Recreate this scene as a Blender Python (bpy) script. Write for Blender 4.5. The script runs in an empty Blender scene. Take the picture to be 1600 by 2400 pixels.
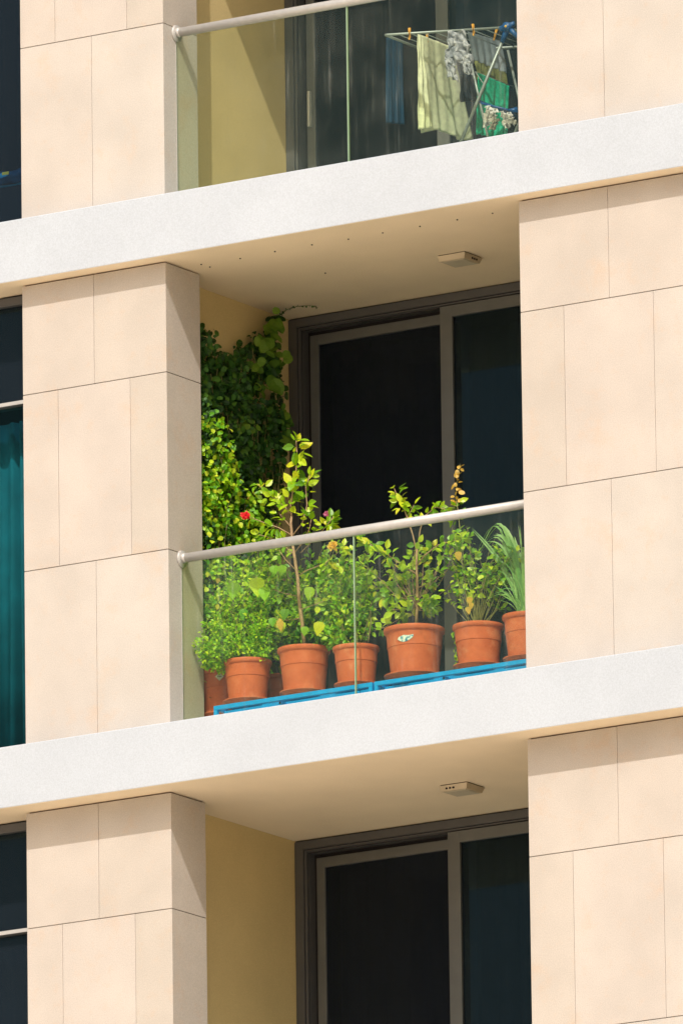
import bpy, bmesh, math, random
from mathutils import Vector, Matrix
random.seed(7)
S = bpy.context.scene
COL = S.collection

# ---------------------------------------------------------------- camera
CAM_C = Vector((45.0759, -70.5075, -18.1185))
CR = Vector((0.8407776519802277, 0.541232718163548, -0.012652459046072631))
CU = Vector((0.13424770229819308, -0.18579231819203756, 0.9733749374873406))
CF = Vector((-0.5244716335115474, 0.8200904579923644, 0.22886927786752648))
FPX = 33517.69
cd = bpy.data.cameras.new('camera'); cam = bpy.data.objects.new('camera', cd); COL.objects.link(cam)
cam.matrix_world = Matrix(((CR.x, CU.x, -CF.x, CAM_C.x), (CR.y, CU.y, -CF.y, CAM_C.y), (CR.z, CU.z, -CF.z, CAM_C.z), (0, 0, 0, 1)))
cd.sensor_fit = 'VERTICAL'; cd.sensor_height = 24; cd.lens = FPX / 2400 * 24
cd.clip_start = 1; cd.clip_end = 2000
S.camera = cam

# ---------------------------------------------------------------- sky, sun, exposure
SUNV = Vector((.43, -1, 1.26)).normalized()          # towards the sun
w = bpy.data.worlds.new("World"); S.world = w; w.use_nodes = True
nt = w.node_tree; bg = nt.nodes['Background']
sky = nt.nodes.new('ShaderNodeTexSky'); sky.sky_type = 'NISHITA'; sky.sun_disc = False
sky.sun_elevation = math.asin(SUNV.z); sky.sun_rotation = math.atan2(SUNV.x, SUNV.y)
warm = nt.nodes.new('ShaderNodeMix'); warm.data_type = 'RGBA'; warm.blend_type = 'MULTIPLY'; warm.inputs[0].default_value = 1
warm.inputs[7].default_value = (1.05, 1.0, .90, 1)      # warm tint on the sky light, added to warm the shaded faces
nt.links.new(sky.outputs[0], warm.inputs[6]); nt.links.new(warm.outputs[2], bg.inputs[0]); bg.inputs[1].default_value = 0.145; sky.dust_density = 5.0
sl = bpy.data.lights.new('sun', 'SUN'); sl.energy = 3.3; sl.angle = math.radians(.5); sl.color = (1, .955, .90)
so = bpy.data.objects.new('sun', sl); COL.objects.link(so); so.location = (20, -40, 40)
so.rotation_euler = SUNV.to_track_quat('Z', 'Y').to_euler()
S.view_settings.view_transform = 'Standard'; S.view_settings.look = 'None'
S.view_settings.exposure = 0.0; S.view_settings.gamma = 1
S.cycles.max_bounces = 10; S.cycles.transparent_max_bounces = 24

def ray(u, v): return CF + CR * ((u - 800) / FPX) - CU * ((v - 1200) / FPX)
def py(u, v, y):                                      # measured point standing in the vertical plane y
    r = ray(u, v); return CAM_C + r * ((y - CAM_C.y) / r.y)
def px(u, v, x):                                      # measured point standing in the vertical plane x
    r = ray(u, v); return CAM_C + r * ((x - CAM_C.x) / r.x)
K = 1600 / 1568
def qy(a, b, y): return py(a * K, b * K, y)

# ---------------------------------------------------------------- materials
def mat(name):
    m = bpy.data.materials.new(name); m.use_nodes = True
    n = m.node_tree; b = n.nodes['Principled BSDF']; return m, n, b
def N(n, t, **kw):
    x = n.nodes.new(t)
    for k, v in kw.items():
        if k.startswith('i_'): x.inputs[k[2:].replace('_', ' ')].default_value = v
        else: setattr(x, k, v)
    return x
def ramp(n, src, stops):
    r = n.nodes.new('ShaderNodeValToRGB'); e = r.color_ramp.elements
    while len(e) < len(stops): e.new(.5)
    for i, (p, c) in enumerate(stops): e[i].position = p; e[i].color = (*c, 1)
    n.links.new(src, r.inputs[0]); return r.outputs[0]
def mixc(n, f, a, b, mode='MIX'):
    x = n.nodes.new('ShaderNodeMix'); x.data_type = 'RGBA'; x.blend_type = mode
    def s(i, val):
        if hasattr(val, 'links') or hasattr(val, 'is_linked'): n.links.new(val, x.inputs[i])
        elif isinstance(val, (int, float)): x.inputs[i].default_value = val
        else: x.inputs[i].default_value = (*val, 1)
    s(0, f); s(6, a); s(7, b); return x.outputs[2]
def noise(n, co, scale, detail=3, rough=.55):
    x = N(n, 'ShaderNodeTexNoise'); x.inputs['Scale'].default_value = scale; x.inputs['Detail'].default_value = detail
    x.inputs['Roughness'].default_value = rough; n.links.new(co, x.inputs['Vector']); return x.outputs['Fac']
def bump(n, b, h, strength, dist):
    x = N(n, 'ShaderNodeBump'); x.inputs['Strength'].default_value = strength; x.inputs['Distance'].default_value = dist
    n.links.new(h, x.inputs['Height']); n.links.new(x.outputs[0], b.inputs['Normal'])
def plaster(name, c, var=.06, speck=.10, rough=.85, stain=None, island=0.0, fine=150):
    m, n, b = mat(name); co = N(n, 'ShaderNodeTexCoord').outputs['Object']
    dk = tuple(x * (1 - var) for x in c); lt = tuple(min(1, x * (1 + var)) for x in c)
    a = ramp(n, noise(n, co, 2.2, 4), [(.35, dk), (.65, lt)])
    if stain:
        f = ramp(n, noise(n, co, 3.1, 6, .7), [(.55, (0, 0, 0)), (.72, (.55, .55, .55))])
        a = mixc(n, f, a, stain)
        f2 = ramp(n, noise(n, co, 13, 5, .7), [(.56, (0, 0, 0)), (.76, (.45, .45, .45))])
        a = mixc(n, f2, a, stain)
    if island:
        g = N(n, 'ShaderNodeNewGeometry').outputs['Random Per Island']
        t = ramp(n, g, [(0, (1 - island * .7, 1 - island, 1 - island * 1.35)), (.5, (1, 1 - island * .4, 1 - island * .5)), (1, (1, 1, 1))])
        a = mixc(n, 1.0, a, t, 'MULTIPLY')
    f = ramp(n, noise(n, co, fine, 2, .8), [(.36, (1 - speck,) * 3), (.64, (1 + speck * .3,) * 3)])
    a = mixc(n, 1.0, a, f, 'MULTIPLY')
    n.links.new(a, b.inputs['Base Color']); b.inputs['Roughness'].default_value = rough
    b.inputs['Specular IOR Level'].default_value = .25
    bump(n, b, noise(n, co, fine, 3, .7), .18, .002); return m
def simple(name, c, rough=.5, metal=0, var=.08, scale=8, bumpk=0, spec=.5):
    m, n, b = mat(name); co = N(n, 'ShaderNodeTexCoord').outputs['Object']
    a = ramp(n, noise(n, co, scale, 4), [(.3, tuple(x * (1 - var) for x in c)), (.7, tuple(min(1, x * (1 + var)) for x in c))])
    n.links.new(a, b.inputs['Base Color']); b.inputs['Roughness'].default_value = rough; b.inputs['Metallic'].default_value = metal
    b.inputs['Specular IOR Level'].default_value = spec
    if bumpk: bump(n, b, noise(n, co, scale * 12, 3), bumpk, .002)
    return m
def glassm(name, tint, ior=1.45, gl=1.0, rough=0.0, dirt=False, black_lift=0, gcol=(.50, .88, .86)):
    m = bpy.data.materials.new(name); m.use_nodes = True; n = m.node_tree; n.nodes.clear()
    o = N(n, 'ShaderNodeOutputMaterial'); t = N(n, 'ShaderNodeBsdfTransparent'); g = N(n, 'ShaderNodeBsdfGlossy')
    t.inputs[0].default_value = (*tint, 1); g.inputs['Roughness'].default_value = rough
    g.inputs[0].default_value = (gcol[0] * gl, gcol[1] * gl, gcol[2] * gl, 1)
    lw = N(n, 'ShaderNodeLayerWeight'); lw.inputs[0].default_value = .5; f0 = ((ior - 1) / (ior + 1)) ** 2
    pw = N(n, 'ShaderNodeMath', operation='POWER'); n.links.new(lw.outputs['Facing'], pw.inputs[0]); pw.inputs[1].default_value = 5
    f = N(n, 'ShaderNodeMath', operation='MULTIPLY_ADD'); n.links.new(pw.outputs[0], f.inputs[0]); f.inputs[1].default_value = 1 - f0; f.inputs[2].default_value = f0
    x = N(n, 'ShaderNodeMixShader'); n.links.new(f.outputs[0], x.inputs[0]); n.links.new(t.outputs[0], x.inputs[1]); n.links.new(g.outputs[0], x.inputs[2])
    if dirt:
        co = N(n, 'ShaderNodeTexCoord').outputs['Object']; mp = N(n, 'ShaderNodeMapping'); mp.inputs['Scale'].default_value = (26, 26, 1.3); n.links.new(co, mp.inputs[0])
        k1 = ramp(n, noise(n, mp.outputs[0], 1.0, 4, .7), [(.50, (.014,) * 3), (.62, (.03,) * 3), (.70, (.12,) * 3)])
        k2 = ramp(n, noise(n, co, 3, 5), [(.4, (.2,) * 3), (.7, (1, 1, 1))]); kk = mixc(n, 1.0, k1, k2, 'MULTIPLY')
        df = N(n, 'ShaderNodeBsdfDiffuse'); df.inputs[0].default_value = (.75, .78, .72, 1); y = N(n, 'ShaderNodeMixShader')
        n.links.new(kk, y.inputs[0]); n.links.new(x.outputs[0], y.inputs[1]); n.links.new(df.outputs[0], y.inputs[2]); x = y
    if black_lift:                                         # thin even haze painted in to lift the black of the pane
        df = N(n, 'ShaderNodeBsdfDiffuse'); df.inputs[0].default_value = (.36, .46, .62, 1); y = N(n, 'ShaderNodeMixShader'); y.inputs[0].default_value = black_lift
        n.links.new(x.outputs[0], y.inputs[1]); n.links.new(df.outputs[0], y.inputs[2]); x = y
    n.links.new(x.outputs[0], o.inputs[0]); return m
def leafm(name, stops, rough=.42, trans=.35, tcol=(.30, .45, .03), spec=.5):
    m, n, b = mat(name); g = N(n, 'ShaderNodeNewGeometry').outputs['Random Per Island']
    c = ramp(n, g, stops); co = N(n, 'ShaderNodeTexCoord').outputs['Object']
    f = ramp(n, noise(n, co, 90, 2), [(.3, (.85, .85, .85)), (.7, (1.12, 1.12, 1.12))])
    c = mixc(n, 1.0, c, f, 'MULTIPLY')
    n.links.new(c, b.inputs['Base Color']); b.inputs['Roughness'].default_value = rough
    b.inputs['Specular IOR Level'].default_value = spec
    t = N(n, 'ShaderNodeBsdfTranslucent'); tc = mixc(n, .5, c, tcol); n.links.new(tc, t.inputs[0])
    x = N(n, 'ShaderNodeMixShader'); x.inputs[0].default_value = trans
    n.links.new(b.outputs[0], x.inputs[1]); n.links.new(t.outputs[0], x.inputs[2])
    n.links.new(x.outputs[0], n.nodes['Material Output'].inputs[0]); return m

M = dict(
    stone=plaster('stone', (.525, .492, .452), .055, .15, .8, stain=(.56, .43, .32), island=.10, fine=150),
    joint=simple('joint', (.13, .075, .05), .9),
    fascia=plaster('fascia_paint', (.475, .518, .578), .03, .10, .7, fine=100),
    ceiling=plaster('ceiling_paint', (.84, .71, .535), .03, .08, .85, fine=150),
    sidewall=plaster('ochre_render', (.64, .505, .25), .04, .10, .9, fine=150),
    frame=simple('door_frame', (.10, .10, .105), .45, .25, .06, 10),
    sash=simple('door_sash', (.145, .15, .15), .42, .3, .06, 10),
    dark=simple('dark_gap', (.012, .010, .012), .9),
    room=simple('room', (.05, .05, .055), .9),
    steel=simple('handrail_steel', (.50, .49, .475), .45, .3, .06, 30),
    blue=simple('blue_paint', (.0, .31, .82), .38, 0, .1, 14),
    soil=simple('soil', (.05, .032, .02), 1, 0, .4, 60, .6),
    lamp=simple('lamp_housing', (.50, .42, .30), .5),
    lampd=simple('lamp_diffuser', (.52, .47, .36), .35),
    ground=plaster('ground', (.78, .66, .49), .10, .12, .9),
    bark=simple('bark', (.36, .24, .14), .85, 0, .25, 60, .5),
    twig=simple('twig', (.26, .25, .09), .8, 0, .25, 60),
)
M['balu'] = glassm('balustrade_glass', (.965, .992, .895), 1.5, gl=.42, dirt=True)
M['edge'] = simple('glass_edge', (.30, .42, .28), .25)
M['pane_dark'] = glassm('dark_pane', (.34, .35, .40), 1.3, gl=.5, black_lift=.028, gcol=(.6, .75, 1))
M['pane_tint'] = glassm('tinted_pane', (.34, .40, .46), 1.42, gl=.60, black_lift=.02, gcol=(.46, .86, .92))
M['pane_teal'] = glassm('teal_pane', (.62, .80, .80), 1.35, gl=.6)
def terracotta():
    m, n, b = mat('terracotta'); co = N(n, 'ShaderNodeTexCoord').outputs['Object']
    a = ramp(n, noise(n, co, 9, 6, .65), [(.3, (.50, .11, .05)), (.55, (.60, .145, .065)), (.8, (.66, .21, .11))])
    f = ramp(n, noise(n, co, 170, 2, .8), [(.35, (.86, .86, .86)), (.6, (1.03, 1.03, 1.03))])
    a = mixc(n, 1.0, a, f, 'MULTIPLY')
    s = N(n, 'ShaderNodeMapping'); s.inputs['Scale'].default_value = (45, 45, 2.0); n.links.new(co, s.inputs[0])
    f3 = ramp(n, noise(n, s.outputs[0], 1, 3), [(.66, (0, 0, 0)), (.78, (.4, .4, .4))])
    a = mixc(n, f3, a, (.72, .42, .30))
    f4 = ramp(n, noise(n, co, 6, 6, .75), [(.56, (0, 0, 0)), (.70, (.45, .45, .45))]); a = mixc(n, f4, a, (.70, .34, .22))
    f5 = ramp(n, noise(n, co, 11, 4, .7), [(.60, (0, 0, 0)), (.72, (.5, .5, .5))]); a = mixc(n, f5, a, (.34, .09, .045))
    n.links.new(a, b.inputs['Base Color']); b.inputs['Roughness'].default_value = .62; b.inputs['Specular IOR Level'].default_value = .3
    bump(n, b, noise(n, co, 60, 4), .25, .002); return m
M['terra'] = terracotta()

# ---------------------------------------------------------------- object helpers
def link(o, parent=None):
    COL.objects.link(o)
    if parent: o.parent = parent; o.matrix_parent_inverse = parent.matrix_world.inverted()
    return o
def empty(name, loc, label, cat, group=None, kind=None):
    o = bpy.data.objects.new(name, None); o.empty_display_size = .1; o.location = loc; COL.objects.link(o)
    o.matrix_world = Matrix.Translation(loc)
    o['label'] = label; o['category'] = cat
    if group: o['group'] = group
    if kind: o['kind'] = kind
    return o
def tag(o, label, cat, group=None, kind=None):
    o['label'] = label; o['category'] = cat
    if group: o['group'] = group
    if kind: o['kind'] = kind
    return o
class MB:
    def __init__(s): s.v = []; s.f = []; s.mi = []; s.sm = []
    def add(s, vs, fs, mi=0, smooth=False):
        k = len(s.v); s.v += [tuple(p) for p in vs]
        for f in fs: s.f.append(tuple(i + k for i in f)); s.mi.append(mi); s.sm.append(smooth)
    def box(s, x0, x1, y0, y1, z0, z1, mi=0, bottom_mi=None):
        vs = [(x, y, z) for z in (z0, z1) for y in (y0, y1) for x in (x0, x1)]
        fs = [(0, 2, 3, 1), (4, 5, 7, 6), (0, 1, 5, 4), (2, 6, 7, 3), (0, 4, 6, 2), (1, 3, 7, 5)]
        k = len(s.v); s.v += vs
        for i, f in enumerate(fs):
            s.f.append(tuple(j + k for j in f)); s.mi.append(bottom_mi if (i == 0 and bottom_mi is not None) else mi); s.sm.append(False)
    def tube(s, pts, r, n=8, mi=0, caps=True, smooth=True):
        pts = [Vector(p) for p in pts]; rs = r if isinstance(r, (list, tuple)) else [r] * len(pts)
        rings = []; up = None
        for i, p in enumerate(pts):
            d = (pts[min(i + 1, len(pts) - 1)] - pts[max(i - 1, 0)]).normalized()
            if up is None: up = d.orthogonal().normalized()
            up = (up - d * up.dot(d)); up = up.normalized() if up.length > 1e-6 else d.orthogonal().normalized()
            b = d.cross(up)
            rings.append([p + (up * math.cos(a) + b * math.sin(a)) * rs[i] for a in [2 * math.pi * k / n for k in range(n)]])
        vs = [q for rg in rings for q in rg]; fs = []
        for i in range(len(pts) - 1):
            for k in range(n): fs.append((i * n + k, i * n + (k + 1) % n, (i + 1) * n + (k + 1) % n, (i + 1) * n + k))
        if caps: fs.append(tuple(range(n - 1, -1, -1))); fs.append(tuple(range((len(pts) - 1) * n, len(pts) * n)))
        s.add(vs, fs, mi, smooth)
    def sqtube(s, a, b, w, mi=0):                     # square tube between two points
        a = Vector(a); b = Vector(b); d = (b - a).normalized()
        u = Vector((0, 0, 1)) if abs(d.z) < .9 else Vector((0, 1, 0))
        e = d.cross(u).normalized() * w / 2; g = e.cross(d).normalized() * w / 2
        vs = [p + sa * e + sb * g for p in (a, b) for sa, sb in ((-1, -1), (1, -1), (1, 1), (-1, 1))]
        s.add(vs, [(0, 1, 2, 3), (7, 6, 5, 4), (0, 4, 5, 1), (1, 5, 6, 2), (2, 6, 7, 3), (3, 7, 4, 0)], mi)
    def lathe(s, c, prof, n=48, mi=0):
        vs = []; fs = []
        for (r, z) in prof:
            for k in range(n): a = 2 * math.pi * k / n; vs.append((c[0] + r * math.cos(a), c[1] + r * math.sin(a), c[2] + z))
        for i in range(len(prof) - 1):
            for k in range(n): fs.append((i * n + k, i * n + (k + 1) % n, (i + 1) * n + (k + 1) % n, (i + 1) * n + k))
        s.add(vs, fs, mi, True)
    def build(s, name, mats, parent=None, bevel=0, auto=None):
        me = bpy.data.meshes.new(name); me.from_pydata(s.v, [], s.f)
        for m_ in (mats if isinstance(mats, (list, tuple)) else [mats]): me.materials.append(m_)
        me.polygons.foreach_set('material_index', s.mi); me.polygons.foreach_set('use_smooth', s.sm)
        me.update(); o = bpy.data.objects.new(name, me); link(o, parent)
        if bevel:
            b = o.modifiers.new('bevel', 'BEVEL'); b.width = bevel; b.segments = 2; b.limit_method = 'ANGLE'; b.angle_limit = math.radians(40)
        if auto:
            me.polygons.foreach_set('use_smooth', [True] * len(me.polygons))
            try: me.set_sharp_from_angle(angle=math.radians(auto))
            except Exception: pass
        return o

# ---------------------------------------------------------------- ground and building
GZ = -19.8
g = MB(); g.add([(-600, -600, GZ), (600, -600, GZ), (600, 600, GZ), (-600, 600, GZ)], [(0, 1, 2, 3)])
o = g.build('ground', M['ground']); tag(o, 'pale paved ground far below the balconies', 'ground', kind='structure')

XL0, XL1, XR0, XR1 = -2.312, -1.262, 1.272, 4.6
WX, D1, D2 = 1.455, .378, 1.66
B = empty('apartment_building', (0, 0, GZ), 'apartment block clad in pale stone with white floor bands and recessed glass-fronted balconies', 'building')
SL = {1: (6.6, .385, -.117), 2: (3.3, .3893, -.117), 3: (0.0, .3804, -.188), 4: (-3.3, .38, -.15)}
for k, (z, t, a) in SL.items():
    m = MB(); m.box(-5.6, XR1 + .02, a, 6.2, z, z + t, 0, 1)
    o = m.build('floor_slab', [M['fascia'], M['ceiling']], B, bevel=.006)
# dark screw holes along the front of the balcony ceiling
m = MB()
for x, y in [(-1.126, .19), (-1.119, .275), (-.854, .2065), (-.589, .185), (-.316, .177), (-.062, .189), (.19, .18), (.458, .177), (.726, .174), (.983, .164), (-.63, .812)]:
    m = MB(); m.tube([(x, y, 3.2995), (x, y, 3.2945)], .0050, 8); m.build('ceiling_anchor', M['dark'], B)
# podium below the storeys in view
m = MB(); m.box(-5.5, XR1, .02, 6.1, GZ, -3.3); m.build('lower_wall', M['stone'], B)

def pier(x0, x1, z0, z1, rows, name='stone_pier'):
    """rows: list of (ztop, [vertical joints]) from the bottom up."""
    m = MB(); G = .0045; ins = .014
    m.box(x0 + ins, x1 - ins, ins, D1 - ins, z0 - .003, z1 - .0005, 1)
    zb = z0
    for i, (zt, js) in enumerate(rows):
        xs = [x0] + list(js) + [x1]; top = zt - (G / 2 if i < len(rows) - 1 else .009)
        bot = zb + (G / 2 if i else -.002)
        for j in range(len(xs) - 1):
            a = xs[j] + (.0012 if j else 0); b = xs[j + 1] - (.0012 if j < len(xs) - 2 else 0)
            m.box(a, b, 0, D1, bot, top, 0)
        zb = zt
    return m.build(name, [M['stone'], M['joint']], B, bevel=.0015)
def rj(lo, step=.6255, first=None):
    r = []; x = first
    while x < XR1 - .1: r.append(x); x += step
    return r
for k, zf, t, j1, j2 in ((1, 3.3, .3893, 4.8010, 5.9064), (2, 0, .3804, 1.5008, 2.6064), (3, -3.3, .38, -1.80, -.7206)):
    z0 = zf + t; z1 = zf + 3.3
    e = 0
    pier(XL0, XL1 + e, z0, z1, [(j1, [-1.788]), (j2, [-2.055, -1.528]), (z1, [-1.788])])
    pier(XR0 + (.006 if k == 1 else 0), XR1, z0, z1, [(j1, rj(0, .6255, 1.885)), (j2, rj(0, .6255, 1.575)), (z1, rj(0, .6255, 1.895))])
    # balcony side walls
    m = MB(); m.box(-WX - .16, -WX, D1 - .02, 1.95, z0 - .002, z1 - .0005); m.build('balcony_side_wall', M['sidewall'], B)
    m = MB(); m.box(WX, WX + .16, D1 - .02, 1.95, z0 - .002, z1 - .0005); m.build('balcony_side_wall', M['sidewall'], B)
    # rooms behind the glazing (walls, floor, ceiling, open towards the window)
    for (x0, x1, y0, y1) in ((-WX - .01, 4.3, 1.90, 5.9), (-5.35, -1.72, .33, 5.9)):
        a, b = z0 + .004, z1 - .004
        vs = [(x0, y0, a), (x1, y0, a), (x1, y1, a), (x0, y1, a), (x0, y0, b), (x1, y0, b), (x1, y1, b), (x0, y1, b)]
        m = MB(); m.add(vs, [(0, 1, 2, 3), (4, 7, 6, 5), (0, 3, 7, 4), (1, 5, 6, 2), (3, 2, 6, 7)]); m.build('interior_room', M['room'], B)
    # ---- sliding door
    def fr(mb, x0, x1, za, zb, y0, y1, w, wb=None, wt=None):
        wb = w if wb is None else wb; wt = w if wt is None else wt
        mb.box(x0, x0 + w, y0, y1, za, zb); mb.box(x1 - w, x1, y0, y1, za, zb)
        mb.box(x0 + w, x1 - w, y0, y1, za, za + wb); mb.box(x0 + w, x1 - w, y0, y1, zb - wt, zb)
    zt = z1 - .010; za = z0 + .002
    m = MB()
    fr(m, -WX + .004, WX - .004, za, zt, D2, D2 + .15, .060, .05, .052)
    fr(m, -WX + .064, WX - .064, za + .05, zt - .052, D2 + .012, D2 + .15, .018, .015, .014)
    fr(m, -WX + .082, WX - .082, za + .065, zt - .066, D2 + .030, D2 + .15, .006, .010, .006)
    fr(m, -WX + .088, WX - .088, za + .075, zt - .072, D2 + .118, D2 + .15, .022, .015, .022)
    door = m.build('sliding_door', M['frame'], B, bevel=.002)
    m = MB(); m.box(-WX, WX, D2 + .02, D2 + .16, z1 - .0099, z1 - .0004); m.box(-WX - .0, -WX + .0035, D2 + .02, D2 + .15, z0, z1 - .01)
    for q, yy in ((.0605, D2 + .0105), (.0795, D2 + .0285)):
        m.box(-WX + q + .004, -WX + q + .0075, yy, yy + .0016, za + q, zt - q + .006); m.box(-WX + q + .008, WX - q, yy, yy + .0016, zt - q + .004, zt - q + .0075)
    m.box(-WX + .089, -WX + .1135, D2 + .100, D2 + .117, za + .1, zt - .073); m.box(-WX + .114, WX - .1, D2 + .100, D2 + .117, zt - .0985, zt - .073)  # dark strips put shade into the frame grooves and the leaf gap
    m.build('dark_gap_strip', M['dark'], door)
    # leaf in the rear track (left), leaf in the front track (right)
    m = MB(); fr(m, -1.340, -.185, za + .09, zt - .100, D2 + .075, D2 + .115, .058, .09, .063)
    m.build('sash', M['sash'], door, bevel=.002)
    m = MB(); m.box(-1.282, -.255, D2 + .09, D2 + .098, za + .18, zt - .163); m.build('pane', M['pane_dark'], door)
    m = MB(); fr(m, -.347, .93, za + .07, zt - .074, D2 + .006, D2 + .048, .088, .09, .072)
    m.build('sash', M['sash'], door, bevel=.002)
    m = MB(); m.box(-.259, .842, D2 + .024, D2 + .032, za + .16, zt - .146); m.build('pane', M['pane_tint'], door)
    m = MB(); m.box(-1.322, -1.304, D2 + .045, D2 + .0755, z0 + .83, z0 + 1.06); m.build('handle', M['steel'], door, bevel=.004)
    # ---- window of the left bay
    m = MB(); fr(m, -5.3, XL0 - .003, z0 + .002, z1 - .012, .17, .27, .055, .05, .052)
    tz = zf + 2.615
    m.box(-5.245, XL0 - .058, .165, .27, tz - .014, tz + .014, 0)
    win = m.build('window', M['frame'], B, bevel=.002)
    m = MB(); m.box(-5.244, XL0 - .059, .160, .1648, tz - .011, tz + .011); m.build('transom', M['steel'], win)
    m = MB(); m.box(-5.3, XL0 - .002, .19, .28, z1 - .0118, z1 - .0004); m.build('dark_gap_strip', M['dark'], win)  # dark strip in the gap above the frame
    for (pa, pb, nm) in ((z0 + .052, tz - .014, 'pane'), (tz + .014, z1 - .064, 'pane')):
        m = MB(); m.box(-5.245, XL0 - .058, .21, .218, pa, pb)
        m.build(nm, M['pane_teal'] if (k == 2 and pb < tz) else M['pane_tint'], win)

def railing(z):
    m = MB(); m.tube([(XL1 + .012, .145, z), (XR0 + .05, .145, z)], .029, 20)
    r = m.build('balcony_railing', M['steel'], B)
    m = MB(); m.tube([(XL1 + .0005, .145, z - .004), (XL1 + .012, .145, z - .004)], [.054, .051], 28)
    m.tube([(XL1 + .012, .145, z), (XL1 + .035, .145, z)], [.032, .0292], 20)
    m.build('end_flange', M['steel'], r)
    zb = z - 1.08
    for (a, b) in ((XL1 + .004, -.026), (-.018, XR0 + .03)):
        m = MB(); m.box(a, b, .139, .151, zb, z - .026)
        gp = m.build('glass_panel', M['balu'], r)
    m = MB()
    m.box(-.0255, -.0225, .1385, .1515, zb, z - .026); m.box(-.0215, -.0185, .1385, .1515, zb, z - .026)
    m.build('glass_edge', M['edge'], r)
    m = MB(); m.box(XL1 + .0005, XL1 + .0035, .138, .152, zb, z - .026); m.build('edge_seal', M['steel'], r)
    return r
railing(1.468); railing(4.768); railing(-1.83)

# curtains behind the left bay window
def curtain(x0, x1, y, z0, z1, material, label, waves=.11, amp=.03):
    m = MB(); n = int((x1 - x0) / .012); vs = []
    for i in range(n + 1):
        x = x0 + (x1 - x0) * i / n; d = amp * math.sin(x / waves * 6.28 + .9 * math.sin(x * 7)) + .012 * math.sin(x * 93)
        for z, kx in ((z0, 1.15), ((z0 + z1) / 2, 1), (z1, .75)): vs.append((x + .01 * math.sin(x * 31 + z), y + d * kx, z))
    m.add(vs, [(i * 3 + j, i * 3 + 3 + j, i * 3 + 4 + j, i * 3 + 1 + j) for i in range(n) for j in (0, 1)], 0, True)
    o = m.build('curtain', material); tag(o, label, 'curtain')
    s = o.modifiers.new('thick', 'SOLIDIFY'); s.thickness = .0015
    return o
M['cur_teal'] = simple('teal_curtain', (.012, .17, .215), .8, 0, .25, 5)
M['cur_dark'] = simple('dark_curtain', (.008, .016, .022), .9, 0, .25, 5)
M['cur_grey'] = simple('charcoal_curtain', (.10, .105, .125), .9, 0, .25, 5)
curtain(-5.1, -2.2, .40, .45, 2.56, M['cur_teal'], 'teal curtain hanging in folds behind the window left of the planted balcony')
curtain(-5.1, -2.2, .40, 3.75, 5.86, M['cur_dark'], 'very dark curtain behind the top left window, above the blue bundle')
curtain(-5.1, -2.2, .40, -2.88, -.74, M['cur_dark'], 'very dark curtain behind the bottom left window')
curtain(-1.40, 1.3, 2.05, -2.88, -.08, M['cur_grey'], 'charcoal curtain behind the sliding door of the lowest balcony', .16, .04)
curtain(-1.40, 1.3, 2.05, .42, 3.15, M['cur_grey'], 'charcoal curtain added to lighten the black behind the sliding door of the planted balcony', .16, .04)  # added curtain, lifts the black seen through the panes
# blue bundle inside the upper left window
m = MB(); n = 24
for (zz, yy, hh, ww, mi) in ((4.085, .30, .036, .05, 0), (4.02, .30, .012, .035, 1)):
    prof = [(math.cos(a) * ww, math.sin(a) * hh) for a in [6.283 * i / 14 for i in range(14)]]
    vs = []; L = 30
    for i in range(L):
        x = -3.25 + (.93 if mi == 0 else .82) * i / (L - 1)
        for (dy, dz) in prof:
            q = 1 + .18 * math.sin(x * 37 + dy * 60) + .1 * math.sin(x * 83)
            vs.append((x, yy - .03 + dy * q, zz + dz * q))
    m.add(vs, [(i * 14 + j, i * 14 + (j + 1) % 14, i * 14 + 14 + (j + 1) % 14, i * 14 + 14 + j) for i in range(L - 1) for j in range(14)] + [tuple(range(13, -1, -1)), tuple((L - 1) * 14 + j for j in range(14))], mi, True)
M['bundle'] = simple('blue_bundle', (.0, .36, .85), .5, 0, .5, 18)
M['bundle2'] = simple('cyan_bundle', (.0, .70, .85), .5, 0, .3, 18)
bo = empty('blue_bundle', (-2.7, .27, 3.69), 'bright blue bundle with a small yellow patch lying low behind the top left window', 'bundle')
m.build('cloth', [M['bundle'], M['bundle2']], bo)
m = MB(); m.box(-2.60, -2.55, .213, .2215, 4.085, 4.105); m.build('yellow_patch', simple('yellow_patch', (.85, .75, .1)), bo, bevel=.003)
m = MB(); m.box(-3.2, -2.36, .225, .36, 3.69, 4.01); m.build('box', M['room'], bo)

# ---------------------------------------------------------------- ceiling lamps
def lamp(c, zc, label, sidev):
    e = empty('ceiling_lamp', (c[0], c[1], zc), label, 'ceiling lamp', 'square lamps on the balcony ceilings')
    m = MB(); x, y = c; a, b = .100, .088
    m.add([(x - a, y - a, zc - .006), (x + a, y - a, zc - .006), (x + a, y + a, zc - .006), (x - a, y + a, zc - .006),
           (x - b, y - b, zc - .040), (x + b, y - b, zc - .040), (x + b, y + b, zc - .040), (x - b, y + b, zc - .040)],
          [(0, 1, 2, 3), (0, 4, 5, 1), (1, 5, 6, 2), (2, 6, 7, 3), (3, 7, 4, 0), (4, 7, 6, 5)])
    HB = m; m = MB(); m.box(x - .075, x + .075, y - .075, y + .075, zc - .044, zc - .0402); m.build('diffuser', M['lampd'], e, bevel=.002)
    m = MB(); m.box(x - .094, x + .094, y - .094, y + .094, zc - .0062, zc - .0003)
    m.build('gasket', M['dark'], e)
    m = HB
    for i in range(3):
        if sidev: m.box(x + .0925, x + .0968, y - .012 + i * .024, y + .001 + i * .024, zc - .030, zc - .019, 1)
        else: m.box(x - .055 + i * .024, x - .042 + i * .024, y - .0968, y - .0925, zc - .030, zc - .019, 1)
    m.build('housing', [M['lamp'], M['dark']], e)
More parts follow.
